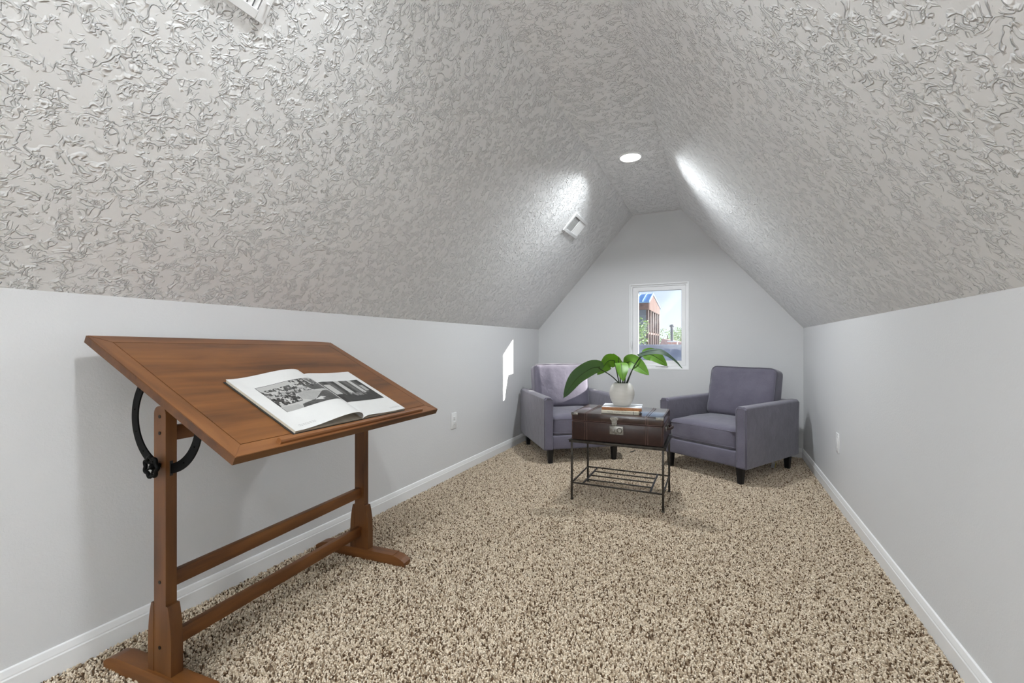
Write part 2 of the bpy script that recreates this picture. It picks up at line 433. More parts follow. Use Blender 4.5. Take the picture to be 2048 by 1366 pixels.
# ---------------------------------------------------------------- window
win = bpy.data.objects.new('window_1', None); win['kind'] = 'structure'; win['label'] = 'small white casement window in the gable end wall'
win.location = ((WX0+WX1)/2, YE, WZ0); link(win)
WW, WHT = WX1-WX0, WZ1-WZ0
def rect_frame(bm, x0, x1, z0, z1, w, y0, y1):
    """w = (left, right, bottom, top) member widths"""
    l, r, bt, tp = w
    box(bm, ((x0+x0+l)/2, (y0+y1)/2, (z0+z1)/2), (l, y1-y0, z1-z0))
    box(bm, ((x1-r+x1)/2, (y0+y1)/2, (z0+z1)/2), (r, y1-y0, z1-z0))
    box(bm, ((x0+l+x1-r)/2, (y0+y1)/2, z0+bt/2), (x1-x0-l-r, y1-y0, bt))
    box(bm, ((x0+l+x1-r)/2, (y0+y1)/2, z1-tp/2), (x1-x0-l-r, y1-y0, tp))
hx = WW/2
bm = bmesh.new(); rect_frame(bm, -hx, hx, 0, WHT, (.030, .030, .045, .030), 0.014, 0.085)
rect_frame(bm, -hx, hx, 0, WHT, (.012, .012, .014, .012), -0.003, 0.014)
obj('window_frame', bm, M_VINYL, win)
bm = bmesh.new(); rect_frame(bm, -hx+.032, hx-.032, .047, WHT-.032, (.058, .040, .046, .044), 0.022, 0.062)
sash = obj('sash', bm, M_VINYL, win)
boxo('pane', ((-hx+.090+hx-.072)/2, 0.042, (.093+WHT-.076)/2), (WW-.162+.004, 0.004, WHT-.169+.004), thin_glass('window_glass'), sash)
bm = bmesh.new(); rect_frame(bm, -hx+.088, hx-.070, .091, WHT-.074, (.004, .004, .004, .004), 0.034, 0.050)
obj('gasket', bm, plain('gasket_grey', (.16,.16,.18,1), .6), sash)
bm = bmesh.new(); box(bm, (-hx+.021, .012, .235), (.016, .012, .050), .004); box(bm, (-hx+.022, .004, .262), (.010, .014, .075), .004, rot=None)
obj('lock_lever', bm, M_VINYL, win, 40)
bm = bmesh.new(); box(bm, (.02, .012, .034), (.10, .016, .014), .004); tube(bm, [(.02,.002,.036),(.05,-.006,.036),(.085,-.002,.036)], .005); box(bm, (.09, -.002, .036), (.018,.018,.012), .004)
obj('crank_handle', bm, M_VINYL, win, 40)

# ---------------------------------------------------------------- recessed lights
def downlight(x, y, label, k=1.0):
    t = thing('recessed_light', label, 'ceiling light', (x, y, ZC), 0, 'recessed ceiling lights')
    bm = bmesh.new(); lathe(bm, [(.072, -.006), (.076, -.010), (.086, -.006), (.089, 0.0), (.072, 0.0)], 40)
    bm2 = bm; obj('trim_ring', bm2, M_TRIM, t, 40)
    bm = bmesh.new(); lathe(bm, [(0, -.006), (.073, -.006), (.073, -.002)], 40)
    obj('lens', bm, emit('led_lens', (1, .985, .96, 1), 9.0), t)
    ld = bpy.data.lights.new('led', 'AREA'); ld.shape = 'DISK'; ld.size = .13; ld.energy = LAMP_W*k
    ld.spread = math.radians(149); ld.color = LAMP_COL
    lo = bpy.data.objects.new('led', ld); lo.location = (0, 0, -.0075); link(lo, t)
downlight(-0.594, 3.338, 'round white recessed light in the flat ceiling strip near the window', 1.7)
downlight(-0.565, 0.755, 'round white recessed light in the ceiling above the drafting table', 0.95)
downlight(-0.565, -1.82, 'round white recessed light added out of view behind the camera as fill', 1.3)  # unseen fitting, added to lift the overall brightness

def added_fill_lamp(x, y):  # added fill light out of view, bounces off the ceiling to even the brightness
    t = thing('added_fill_lamp', 'slim uplighter added out of view behind the camera to fill the room with light', 'lamp', (x, y, 0))
    bm = bmesh.new(); lathe(bm, [(0, -.004), (.14, -.004), (.14, .012), (.13, .02), (.02, .03), (0, .03)], 32); obj('base', bm, M_STAND, t, 40)
    bm = bmesh.new(); lathe(bm, [(0, .02), (.011, .02), (.011, 0.57), (0, 0.57)], 16); obj('pole', bm, M_STAND, t, 40)
    bm = bmesh.new(); lathe(bm, [(0, 0.55), (.04, 0.55), (.11, 0.59), (.155, 0.66), (.15, 0.66), (.105, 0.6), (.04, 0.565), (0, 0.565)], 32); obj('bowl', bm, M_PLATE, t, 40)
    bm = bmesh.new(); lathe(bm, [(0, 0.605), (.09, 0.605), (.09, 0.6)], 24); obj('fill_disc', bm, emit('fill_glow', (1, 1, 1, 1), 6.0), t)
    ld = bpy.data.lights.new('fill_uplight', 'AREA'); ld.shape = 'DISK'; ld.size = .17; ld.energy = FILL_UPLIGHT_W; ld.color = LAMP_COL
    lo = bpy.data.objects.new('fill_uplight', ld); lo.location = (0, 0, 0.61); lo.rotation_euler = (PI, 0, 0); link(lo, t)
added_fill_lamp(-0.7, -2.60)

# ---------------------------------------------------------------- ceiling registers on the left slope
SD = Vector((RL-XL, 0, ZC-KL)).normalized(); SN = Vector((SD.z, 0, -SD.x))   # along slope, inward normal
def register(y0, y1, s0, s1, label):
    t = bpy.data.objects.new('air_register', None); tag(t, label, 'air vent', 'white air registers')
    ctr = Vector((XL, (y0+y1)/2, KL)) + SD*((s0+s1)/2)
    # local x = along y, local y = up the slope, local z = out of the slope
    R = Matrix((Vector((0, -1, 0)), SD, SN)).transposed()
    t.matrix_world = Matrix.Translation(ctr) @ R.to_4x4(); link(t)
    w, h = y1-y0, s1-s0; B = .026
    bm = bmesh.new()
    for sx in (-1, 1): box(bm, (sx*(w/2-B/2), 0, .006), (B, h, .012), .0015, 1)
    for sy in (-1, 1): box(bm, (0, sy*(h/2-B/2), .006), (w-2*B+.002, B, .012), .0015, 1)
    box(bm, (0, 0, .005), (.012, h-2*B, .010), .002)
    obj('frame', bm, M_PLATE, t, 40)
    boxo('duct', (0, 0, .0012), (w-2*B+.004, h-2*B+.004, .002), M_VENTDK, t)
    iw = (w-2*B-.012)/2
    n = 9
    for side in (-1, 1):
        for k in range(n):
            x = side*(.006 + (k+.5)*iw/n)
            boxo('louver', (x, 0, .006), (.011, h-2*B, .0014), M_PLATE, t, rot=(0, (-0.25 if side > 0 else 0.62), 0))
    for sx in (-1, 1):
        bm = bmesh.new(); lathe(bm, [(0, .0145), (.003, .014), (.004, .012)], 12, sx*(w/2-B/2), 0, 0); obj('screw', bm, M_PLATE, t, 40)
    bm = bmesh.new(); box(bm, (-(w/2-B*.5), -h*.18, .016), (.006, .004, .016), .0015); obj('damper_lever', bm, M_PLATE, t, 40)
register(3.60, 3.958, 1.085, 1.262, 'white ceiling air register on the left slope near the window')
register(0.516, 0.874, 1.052, 1.230, 'white ceiling air register on the left slope above the drafting table, cut by the frame')

# ---------------------------------------------------------------- wall plates
def outlet(x, y, z, side, blank, label):
    t = thing('wall_outlet', label, 'outlet', (x, y, z), -PI/2 if side == 'L' else PI/2)
    # local: x along wall, y into the wall (-y faces the room)
    rot = t.rotation_euler
    t.rotation_euler = (0, 0, PI/2 if side == 'L' else -PI/2)
    boxo('cover_plate', (0, -.003, 0), (.078, .007, .128), M_PLATE, t, .0025)
    if not blank:
        for s in (-1, 1):
            r = boxo('receptacle', (0, -.0072, s*.021), (.034, .004, .029), M_PLATE, t, .0018)
            for dx in (-.0065, .0065): boxo('slot', (dx, -.0092, s*.021+.004), (.0022, .0012, .009), M_VENTDK, r)
            boxo('slot', (0, -.0092, s*.021-.008), (.005, .0012, .005), M_VENTDK, r)
        boxo('screw', (0, -.0074, 0), (.006, .002, .006), M_PLATE, t, .0008)
    else:
        boxo('rocker', (0, -.0075, 0), (.034, .005, .066), M_PLATE, t, .0018)
        for s in (-1, 1): boxo('screw', (0, -.0072, s*.048), (.006, .002, .006), M_PLATE, t, .0008)
outlet(XL, 3.024, 0.444, 'L', False, 'white duplex outlet on the left wall between drafting table and armchair')
outlet(XR, 3.545, 0.408, 'R', True, 'white cover plate low on the right wall beside the armchair')

# ---------------------------------------------------------------- drafting table
TZ = 0.068
table = thing('drafting_table', 'brown wooden drafting table with tilted top and black iron arc', 'drafting table', (-1.591, 1.240, 0), TZ)
PY = 0.450; PT = 0.032
def smoothcurve(pts, n):
    out = []
    for i in range(n+1): 
        t = i/n; a = (1-t)**2; b = 2*t*(1-t); c = t*t
        out.append((a*pts[0][0]+b*pts[1][0]+c*pts[2][0], a*pts[0][1]+b*pts[1][1]+c*pts[2][1]))
    return out
for s in (-1, 1):
    # foot
    L, BRK, ZF = .270, .205, .047
    poly = [(-L, 0.0), (-L, .020)] + smoothcurve([(-L, .020), (-L+.022, .040), (-BRK, ZF-.002)], 5)[1:] + [(-BRK, ZF), (BRK, ZF)] + \
           smoothcurve([(BRK, ZF-.002), (L-.022, .040), (L, .020)], 5) + [(L, 0.0), (BRK-.02, -.004), (-BRK+.02, -.004)]
    bm = bmesh.new(); prism(bm, poly, 'y', s*PY-.026, s*PY+.026)
    obj('foot', bm, M_WFOOT, table)
    # post with rounded head
    hw = .028; top = .868; r = .024
    poly = [(-hw, ZF), (hw, ZF), (hw, top-r)] + [(hw-r+r*math.cos(a), top-r+r*math.sin(a)) for a in np.linspace(0, PI/2, 6)[1:]] + \
           [(-hw+r+r*math.cos(a), top-r+r*math.sin(a)) for a in np.linspace(PI/2, PI, 6)] 
    bm = bmesh.new(); prism(bm, poly, 'y', s*PY-PT/2, s*PY+PT/2)
    post = obj('post', bm, M_WPOST, table)
    # shaped cheek blocks either side of the post foot
    for sx in (-1, 1):
        cp = smoothcurve([(.055, .135), (.054, .205), (.039, .258)], 6)
        poly = [(sx*hw, ZF), (sx*.055, ZF)] + [(sx*x, z) for x, z in cp] + [(sx*hw, .258)]
        bm = bmesh.new(); prism(bm, poly, 'y', s*PY-PT/2-.0015, s*PY+PT/2+.0015)
        obj('cheek_block', bm, M_WPOST, table)
    # sunk screw heads on the outer face
    for z in (.836, .785, .326, .125):
        bm = bmesh.new()
        yy = s*(PY+PT/2)
        bmesh.ops.create_cone(bm, cap_ends=True, segments=14, radius1=.0055, radius2=.0055, depth=.003, matrix=Matrix.Translation((0, yy, z)) @ Matrix.Rotation(PI/2, 4, 'X'))
        obj('screw', bm, M_SCREW, post)
for z, h in ((.322, .047), (.130, .047), (.780, .046)):
    bm = bmesh.new(); box(bm, (0, 0, z), (.024, 2*PY-PT, h), .002)
    obj('stretcher', bm, M_WBAR, table, 40)
# tilted top
top_loc, top_eul = Vector((.032, .030, .913)), Euler((-.017, .453, 0))
TL, TD, TT, FR = 1.067, .762, .025, .050
M_top_local = Matrix.Translation(top_loc) @ top_eul.to_matrix().to_4x4()
g = .0012
M_PANEL = wood('tabletop_panel', 'y', 1.0, ((82,50,24),(116,72,34),(140,90,45)))
bm = bmesh.new(); box(bm, (0, 0, -TT/2), (TD-2*FR-2*g, TL-2*FR-2*g, TT))
ttop = obj('tabletop', bm, M_PANEL, table); ttop.location = top_loc; ttop.rotation_euler = top_eul
M_EDGE_SHADE = wood('rail_edge_shade', 'y', 0.55)      # shade on the side faces, put into a darker wood colour
def mitre(name, poly, m):
    bm = bmesh.new(); prism(bm, poly, 'z', -TT, 0)
    es = [e for e in bm.edges if all(abs(v.co.z) < 1e-6 for v in e.verts)]
    bmesh.ops.bevel(bm, geom=es, offset=.0012, segments=2, affect='EDGES')
    o = obj(name, bm, m, ttop, 40); o.data.materials.append(M_EDGE_SHADE)
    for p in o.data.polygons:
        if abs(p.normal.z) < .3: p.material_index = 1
X0, X1, Y0, Y1 = -TD/2, TD/2, -TL/2, TL/2; q = .0003
M_RX = wood('rail_x', 'x', 0.92, ((96,60,30),(126,80,42),(146,96,54))); M_RY = wood('rail_y', 'y', 0.95, ((92,56,28),(124,78,42),(146,96,54)))
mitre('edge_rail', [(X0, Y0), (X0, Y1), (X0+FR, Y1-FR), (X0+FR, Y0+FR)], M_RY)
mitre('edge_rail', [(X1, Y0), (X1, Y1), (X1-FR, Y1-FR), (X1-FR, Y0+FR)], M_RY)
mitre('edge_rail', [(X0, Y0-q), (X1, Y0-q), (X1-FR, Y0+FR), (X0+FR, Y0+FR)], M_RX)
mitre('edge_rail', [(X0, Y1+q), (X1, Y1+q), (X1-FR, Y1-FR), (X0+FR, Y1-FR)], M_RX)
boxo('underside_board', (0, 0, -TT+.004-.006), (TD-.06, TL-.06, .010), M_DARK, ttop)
# pencil ledge at the lower edge
poly = [(.352, -.002), (.352, .010), (.356, .014), (.362, .015), (.368, .013), (.371, .008), (.371, -.002)]
bm = bmesh.new(); prism(bm, poly, 'y', .152-TL/2, .940-TL/2); obj('pencil_ledge', bm, M_RY, ttop, 30)
# cleats under the top, at the posts
for s in (-1, 1):
    bm = bmesh.new(); box(bm, (-.01, s*(PY-.034)-.03, -TT-.022), (.46, .024, .034), .002); obj('cleat', bm, M_WFOOT, ttop, 40)
# iron arc
def arc():
    bm = bmesh.new()
    cx, cz, Ri, Ro = .003, .826, .138, .168
    a0, a1, n = math.radians(130), math.radians(358), 112
    rows = [Ri, (Ri+Ro)/2-.0026, (Ri+Ro)/2+.0026, Ro]
    th = .0022
    grid = {}
    for i in range(n+1):
        a = a0+(a1-a0)*i/n
        for j, r in enumerate(rows):
            for k, y in enumerate((-PY-th, -PY+th)):
                grid[i, j, k] = bm.verts.new((cx+r*math.cos(a), y, cz+r*math.sin(a)))
    holes = set(range(7, n, 13))
    def solid(i, j): return 0 <= i < n and 0 <= j < 3 and not (j == 1 and i in holes)
    for i in range(n):
        for j in range(3):
            if not solid(i, j): continue
            for k in (0, 1):
                bm.faces.new([grid[i, j, k], grid[i+1, j, k], grid[i+1, j+1, k], grid[i, j+1, k]])
            for (di, dj, A, B) in ((0, -1, (i, j), (i+1, j)), (0, 1, (i, j+1), (i+1, j+1)), (-1, 0, (i, j), (i, j+1)), (1, 0, (i+1, j), (i+1, j+1))):
                if not solid(i+di, j+dj):
                    bm.faces.new([grid[A+(0,)], grid[B+(0,)], grid[B+(1,)], grid[A+(1,)]])
    return obj('tilt_arc', bm, M_IRON, table)
arc()
for sx in (-1, 1): boxo('arc_slot', (sx*.0282, -PY, .676), (.001, .009, .046), M_DARK, table)
# hand wheel
def knob():
    cy = -PY-PT/2
    k = thing_part = bpy.data.objects.new('hand_wheel', None); link(k, table); k.location = (0, cy, .687); k.rotation_euler = (PI/2, 0, 0)
    bm = bmesh.new(); pts = []
    for i in range(56):
        a = 2*PI*i/56; r = .0285 + .0030*math.cos(7*a)
        pts.append((r*math.cos(a), r*math.sin(a), .024))
    tube(bm, pts, .0058, 8, True); obj('rim', bm, M_IRON, k, 60)
    for i in range(7):
        a = 2*PI*i/7; bm = bmesh.new()
        tube(bm, [(.006*math.cos(a), .006*math.sin(a), .016), (.018*math.cos(a), .018*math.sin(a), .018), (.029*math.cos(a), .029*math.sin(a), .024)], .0032, 6)
        obj('spoke', bm, M_IRON, k, 60)
    bm = bmesh.new(); lathe(bm, [(0, .030), (.005, .029), (.009, .024), (.010, .012), (.007, .010), (.007, 0), (.012, 0), (.012, -.001), (0, -.001)], 18); obj('hub', bm, M_IRON, k, 40)
knob()

# ---------------------------------------------------------------- open book on the table
M_table = Matrix.Translation((-1.591, 1.240, 0)) @ Matrix.Rotation(TZ, 4, 'Z')
M_top = M_table @ M_top_local
book = bpy.data.objects.new('open_book', None)
tag(book, 'open photo book with black and white pictures lying on the drafting table', 'book')
book.matrix_world = M_top @ Matrix.Translation((.162, -.001, .0006)); link(book)
# local: y = along spine-normal (left page -y, right page +y), x = down the slope, z = up
BH0, BH1 = -.178, .178       # page height (x)
SP = .022                    # spine at y=SP
LW0, RW1 = -.303, .300
def sheet_z(y):
    if y <= SP:
        t = (y-LW0)/(SP-LW0); pk = .80; A = .030
        if t < pk:
            u = max(0, (t-.05)/(pk-.05)); return .0125 + A*u*u*(3-2*u)
        u = (t-pk)/(1-pk); return .0045 + (.0080+A)*math.sqrt(max(0, 1-u**2.4))
    t = (y-SP)/(RW1-SP); pk = .14
    if t < pk: return .0045 + .0135*math.sqrt(max(0, 1-(1-t/pk)**2))
    u = (t-pk)/(1-pk); return .0180 - .0080*math.sin(u*PI*.62) + .003*u
bm = bmesh.new()
box(bm, (0, (LW0+SP)/2-.003, .0012), (BH1-BH0+.003, SP-LW0+.003, .0018)); box(bm, (0, (RW1+SP)/2+.003, .0012), (BH1-BH0+.003, RW1-SP+.003, .0018))
obj('cover', bm, M_COVER, book)
def block(y0, y1, zf, name):
    ys = np.linspace(y0, y1, 14); poly = [(y, .0025) for y in (y0, y1)] + [(y, zf(y)) for y in ys[::-1]]
    bm = bmesh.new(); prism(bm, poly, 'x', BH0+.002, BH1-.002); obj(name, bm, M_PAPERE, book)
block(LW0+.002, SP-.001, lambda y: .0118-.006*max(0, (y-LW0)/(SP-LW0)), 'page_block')
block(SP+.001, RW1-.002, lambda y: min(sheet_z(y)-.0008, .0118-.003*(RW1-y)/(RW1-SP)), 'page_block')
def sheet(y0, y1, name, x0=BH0, x1=BH1, dz=0.0, ny=64, m=M_PAPER):
    bm = bmesh.new(); ys = np.linspace(y0, y1, ny)
    A = [bm.verts.new((x0, y, sheet_z(y)+dz)) for y in ys]; B = [bm.verts.new((x1, y, sheet_z(y)+dz)) for y in ys]
    A2 = [bm.verts.new((x0, y, sheet_z(y)+dz-.0007)) for y in ys]; B2 = [bm.verts.new((x1, y, sheet_z(y)+dz-.0007)) for y in ys]
    for i in range(ny-1):
        bm.faces.new((A[i], B[i], B[i+1], A[i+1])); bm.faces.new((A2[i], A2[i+1], B2[i+1], B2[i]))
        bm.faces.new((A[i], A[i+1], A2[i+1], A2[i])); bm.faces.new((B[i], B2[i], B2[i+1], B[i+1]))
    bm.faces.new((A[0], A2[0], B2[0], B[0])); bm.faces.new((A[-1], B[-1], B2[-1], A2[-1]))
    return obj(name, bm, m, book, 30)
page_l = sheet(LW0, SP, 'page'); page_r = sheet(SP, RW1, 'page')
# printed photographs (flat print, painted as colour attributes)
def fbm(h, w, seed, octs=5, base=4):
    rng = np.random.default_rng(seed); out = np.zeros((h, w)); amp = 1; tot = 0
    for o in range(octs):
        k = base*2**o; gr = rng.random((k+2, k*2+2))
        yy = np.linspace(0, k, h, endpoint=False); xx = np.linspace(0, k*2, w, endpoint=False)
        y0 = yy.astype(int); x0 = xx.astype(int); fy = (yy-y0)[:, None]; fx = (xx-x0)[None]
        fy = fy*fy*(3-2*fy); fx = fx*fx*(3-2*fx)
        v = (gr[y0][:, x0]*(1-fy)*(1-fx) + gr[y0+1][:, x0]*fy*(1-fx) + gr[y0][:, x0+1]*(1-fy)*fx + gr[y0+1][:, x0+1]*fy*fx)
        out += v*amp; tot += amp; amp *= .62
    return out/tot
def inside(X, Y, poly):
    r = np.zeros(X.shape, bool); n = len(poly)
    for i in range(n):
        x0, y0 = poly[i]; x1, y1 = poly[(i+1) % n]
        if y0 == y1: continue
        c = ((y0 > Y) != (y1 > Y)) & (X < (x1-x0)*(Y-y0)/(y1-y0)+x0); r ^= c
    return r
def garden(h, w):
    Y, X = np.mgrid[0:h, 0:w]; X = X/w; Y = Y/h
    n = fbm(h, w, 3, 4, 12); n2 = fbm(h, w, 8, 4, 14)
    im = np.full((h, w), .78)
    im = np.where((n2 > .47) & (Y < .5) & ((X > .5) | (Y > .15)), .12+.45*n, im)          # tree crowns
    im = np.where((Y > .33) & (Y < .52) & (X < .75) & (n > .50), .66, im)
    im = np.where((Y > .48) & (Y < .78) & (X < .38) & (n2 > .42), .04+.35*n, im)          # dark shrubs
    im = np.where(inside(X, Y, [(0, .80), (.25, .84), (.27, 1), (0, 1)]), .72, im)
    im = np.where(inside(X, Y, [(.40, .50), (.62, .50), (.78, .62), (.50, .86), (.38, .72)]), .74-.1*n, im)   # white water basin
    im = np.where(inside(X, Y, [(.62, .30), (.95, .28), (.98, .50), (.70, .52)]), .28+.1*n, im)
    grass = inside(X, Y, [(.26, 1), (.30, .88), (.55, .84), (.80, .60), (1, .56), (1, 1)])
    im = np.where(grass, .20+.22*n2+.04*np.sin(Y*140), im)
    im = np.where(inside(X, Y, [(.52, .86), (.66, .80), (.72, .86), (.64, .88), (.66, .94), (.60, .90)]), .86, im)   # pale bench
    im = np.where((abs(X-.74-.10*(Y-.1)) < .012) & (Y < .38), .06, im); im = np.where((abs(X-.66) < .008) & (Y < .3), .10, im)
    e = (X < .006) | (X > .994) | (Y < .01) | (Y > .99)
    return np.clip(np.where(e, .08, im), .03, .9)
def hall(h, w):
    Y, X = np.mgrid[0:h, 0:w]; X = X/w; Y = Y/h
    n = fbm(h, w, 21, 5, 4); n2 = fbm(h, w, 28, 6, 9)
    im = .22+.16*n+.10*np.cos(X*30)
    for a, b in ((.02, .16), (.36, .48), (.70, .80)): im = np.where((X > a) & (X < b) & (Y < .62) & (Y > (.15 if a < .1 else -.1)), .82, im)
    im = np.where((X > .84) & (X < .93) & (Y > .28) & (Y < .55), .7, im)
    im = np.where(X > .93, .20, im)
    im = np.where(Y > .62, .15+.12*n2, im)
    im = np.where((Y > .58) & (Y < .74) & (X > .2) & (X < .75) & (n2 > .5), .55*n+.25, im)
    return np.clip(im, .03, .88)
def photo(name, img, x0, x1, y0, y1, parent, label):
    h, w = img.shape
    me = bpy.data.meshes.new(name)
    xs = np.linspace(x0, x1, h+1); ys = np.linspace(y0, y1, w+1)
    v = [(x, y, sheet_z(y)+.0004) for x in xs for y in ys]
    f = [(i*(w+1)+j, (i+1)*(w+1)+j, (i+1)*(w+1)+j+1, i*(w+1)+j+1) for i in range(h) for j in range(w)]
    me.from_pydata(v, [], f)
    ca = me.color_attributes.new('print', 'FLOAT_COLOR', 'CORNER')
    c = np.repeat(img.reshape(-1), 4); lin = (c**2.0)*.72
    col = np.stack([lin*1.0, lin*.985, lin*.95, np.ones_like(lin)], 1).astype(np.float32)
    ca.data.foreach_set('color', col.ravel())
    m, t, b = mat(name); at = N(t, 'ShaderNodeAttribute', attribute_name='print'); t.links.new(at.outputs['Color'], b.inputs['Base Color'])
    b.inputs['Roughness'].default_value = 0.45
    me.materials.append(m)
    o = bpy.data.objects.new(name, me); o['label'] = label; link(o, parent)
photo('photo_print', garden(96, 150), -.100, .072, -.250, .006, page_l, 'black and white garden photograph with dark border')
photo('photo_print', hall(84, 120), -.100, .072, .040, .276, page_r, 'black and white photograph of a bare room with tall windows')
for (pg, y0, y1, xx) in ((page_l, -.27, -.20, .150), (page_r, .22, .285, .150)):
    bm = bmesh.new(); ys = np.linspace(y0, y1, 9)
    for dx in (0, .006):
        for a, b2 in zip(ys[:-1], ys[1:]):
            b3 = a+(b2-a)*.8
            bm.faces.new([bm.verts.new((x_, y_, sheet_z(y_)+.0004)) for x_, y_ in ((xx+dx, a), (xx+dx+.0013, a), (xx+dx+.0013, b3), (xx+dx, b3))])
    obj('caption', bm, M_INK, pg)

# ---------------------------------------------------------------- armchairs
def piping(hx_, hy_, z, r, rad, n=6):
    pts = []
    for cx, cy, a0 in ((hx_-rad, hy_-rad, 0), (-hx_+rad, hy_-rad, PI/2), (-hx_+rad, -hy_+rad, PI), (hx_-rad, -hy_+rad, 3*PI/2)):
        for i in range(n+1):
            a = a0+PI/2*i/n; pts.append((cx+rad*math.cos(a), cy+rad*math.sin(a), z))
    bm = bmesh.new(); tube(bm, pts, r, 6, True); return bm
def armchair(name, label, loc, rz, seed):
    t = thing(name, label, 'armchair', loc, rz, 'grey armchairs by the window')
    W, D, AW, AH, ZB = .75, .864, .082, .590, .128
    # local: -y is the front
    for s in (-1, 1):
        bm = bmesh.new(); x = s*(W/2-AW/2)
        # side panel: flat front and back, softly rounded top
        hw = AW/2; r = .022
        poly = [(x-hw+.004, ZB), (x+hw-.004, ZB), (x+hw, ZB+.01), (x+hw, AH-r)] + \
               [(x+hw-r+r*math.cos(a), AH-r+r*math.sin(a)) for a in np.linspace(0, PI/2, 6)[1:]] + \
               [(x-hw+r+r*math.cos(a), AH-r+r*math.sin(a)) for a in np.linspace(PI/2, PI, 6)] + [(x-hw, ZB+.01)]
        prism(bm, poly, 'y', -D/2, D/2)
        es = [e for e in bm.edges if abs(e.verts[0].co.y-e.verts[1].co.y) < 1e-6]
        bmesh.ops.bevel(bm, geom=es, offset=.012, segments=3, affect='EDGES')
        arm = obj('arm', bm, M_FAB, t, 50)
        # seam piping round the arm front
        pts = [(x-hw+.010, -D/2-.001, ZB+.02), (x-hw+.010, -D/2-.001, AH-.03), (x-hw+.018, -D/2-.001, AH-.013), (x+hw-.018, -D/2-.001, AH-.013), (x+hw-.010, -D/2-.001, AH-.03), (x+hw-.010, -D/2-.001, ZB+.02)]
        bm = bmesh.new(); tube(bm, pts, .0022, 6); obj('seam', bm, M_FAB, arm, 60)
    iw = W-2*AW
    bm = bmesh.new(); box(bm, (0, -D/2+.045, .190), (iw+.004, .07, .122), .014, 3); obj('front_rail', bm, M_FAB, t, 50)
    bm = bmesh.new(); box(bm, (0, .02, .180), (iw+.004, D-.10, .10), .01, 2); obj('seat_deck', bm, M_FAB, t, 50)
    bm = bmesh.new(); box(bm, (0, D/2-.055, (ZB+AH)/2-.003), (iw+.004, .11, AH-ZB-.006), .018, 3); obj('back_frame', bm, M_FAB, t, 50)
    # seat cushion
    sd = .60; sh = .175; sw = iw-.008
    cy = -D/2+.018+sd/2; cz = .250+sh/2-.004
    rnd = random.Random(seed)
    ph = [rnd.uniform(0, 6) for _ in range(8)]
    bm = cushion((sw, sd, sh), (.0, .008, .020), .034, 14)
    for v in bm.verts:
        if v.co.y < -sd/2+.02: v.co.y += .004*math.sin(v.co.x*38+ph[0])*(1-abs(v.co.z)/(sh/2))
        v.co.z += .003*math.sin(v.co.x*21+ph[1])*math.sin(v.co.y*17+ph[2])
    seat = obj('seat_cushion', bm, M_FAB, t, 80); seat.location = (0, cy, cz)
    for zz in (-sh/2+.028, sh/2-.028):
        obj('piping', piping(sw/2+.0004, sd/2+.0015, zz, .0035, .034), M_FAB, seat, 60)
    # back cushion, leaning back
    bw, bh, bt = iw-.006, .445, .190
    bm = cushion((bw, bt, bh), (.0, .034, .006), .042, 14)
    for v in bm.verts:
        tz = (v.co.z/(bh/2)+1)/2
        if v.co.y < 0:
            edge = max(0, abs(v.co.x)/(bw/2)-.55)/.45
            v.co.y += .006*edge*math.sin(v.co.z*46+ph[3]+2*v.co.x) + .004*tz*math.sin(v.co.x*44+ph[4])
        v.co.z += .004*tz*math.sin(v.co.x*15+ph[5])
        v.co.y *= 1-.22*tz
    bc = obj('back_cushion', bm, M_FAB, t, 80); bc.location = (0, D/2-.185, .428+bh/2-.028); bc.rotation_euler = (-.21, 0, 0)
    pb = piping(bw/2-.002, bh/2-.002, 0, .0032, .05)
    for v in pb.verts:
        x, y, z = v.co; v.co = (x, z-bt/2+.030, y)
    obj('piping', pb, M_FAB, bc, 60)
    for sx in (-1, 1):
        for sy in (-1, 1):
            bm = bmesh.new()
            x, y = sx*.305, sy*.377
            a, b = .0255, .0175
            va = [bm.verts.new((x+i*a, y+j*a, ZB+.004)) for i, j in ((-1,-1),(1,-1),(1,1),(-1,1))]
            ox, oy = 0, 0
            vb = [bm.verts.new((x+ox+i*b, y+oy+j*b, -.004)) for i, j in ((-1,-1),(1,-1),(1,1),(-1,1))]
            for k in range(4): bm.faces.new((va[k], va[(k+1) % 4], vb[(k+1) % 4], vb[k]))
            bm.faces.new(va); bm.faces.new(vb[::-1])
            bmesh.ops.recalc_face_normals(bm, faces=bm.faces[:])
            bmesh.ops.bevel(bm, geom=bm.edges[:], offset=.003, segments=2, affect='EDGES')
            obj('leg', bm, M_LEG, t, 40)
    return t
armchair('armchair', 'grey upholstered armchair in the left corner with sunlight on its back cushion', (-1.348, 4.184, 0), math.radians(38.0), 1)
armchair('armchair', 'grey upholstered armchair in the right corner beside the wall plate', (.074, 4.24, 0), math.radians(-30.3), 5)

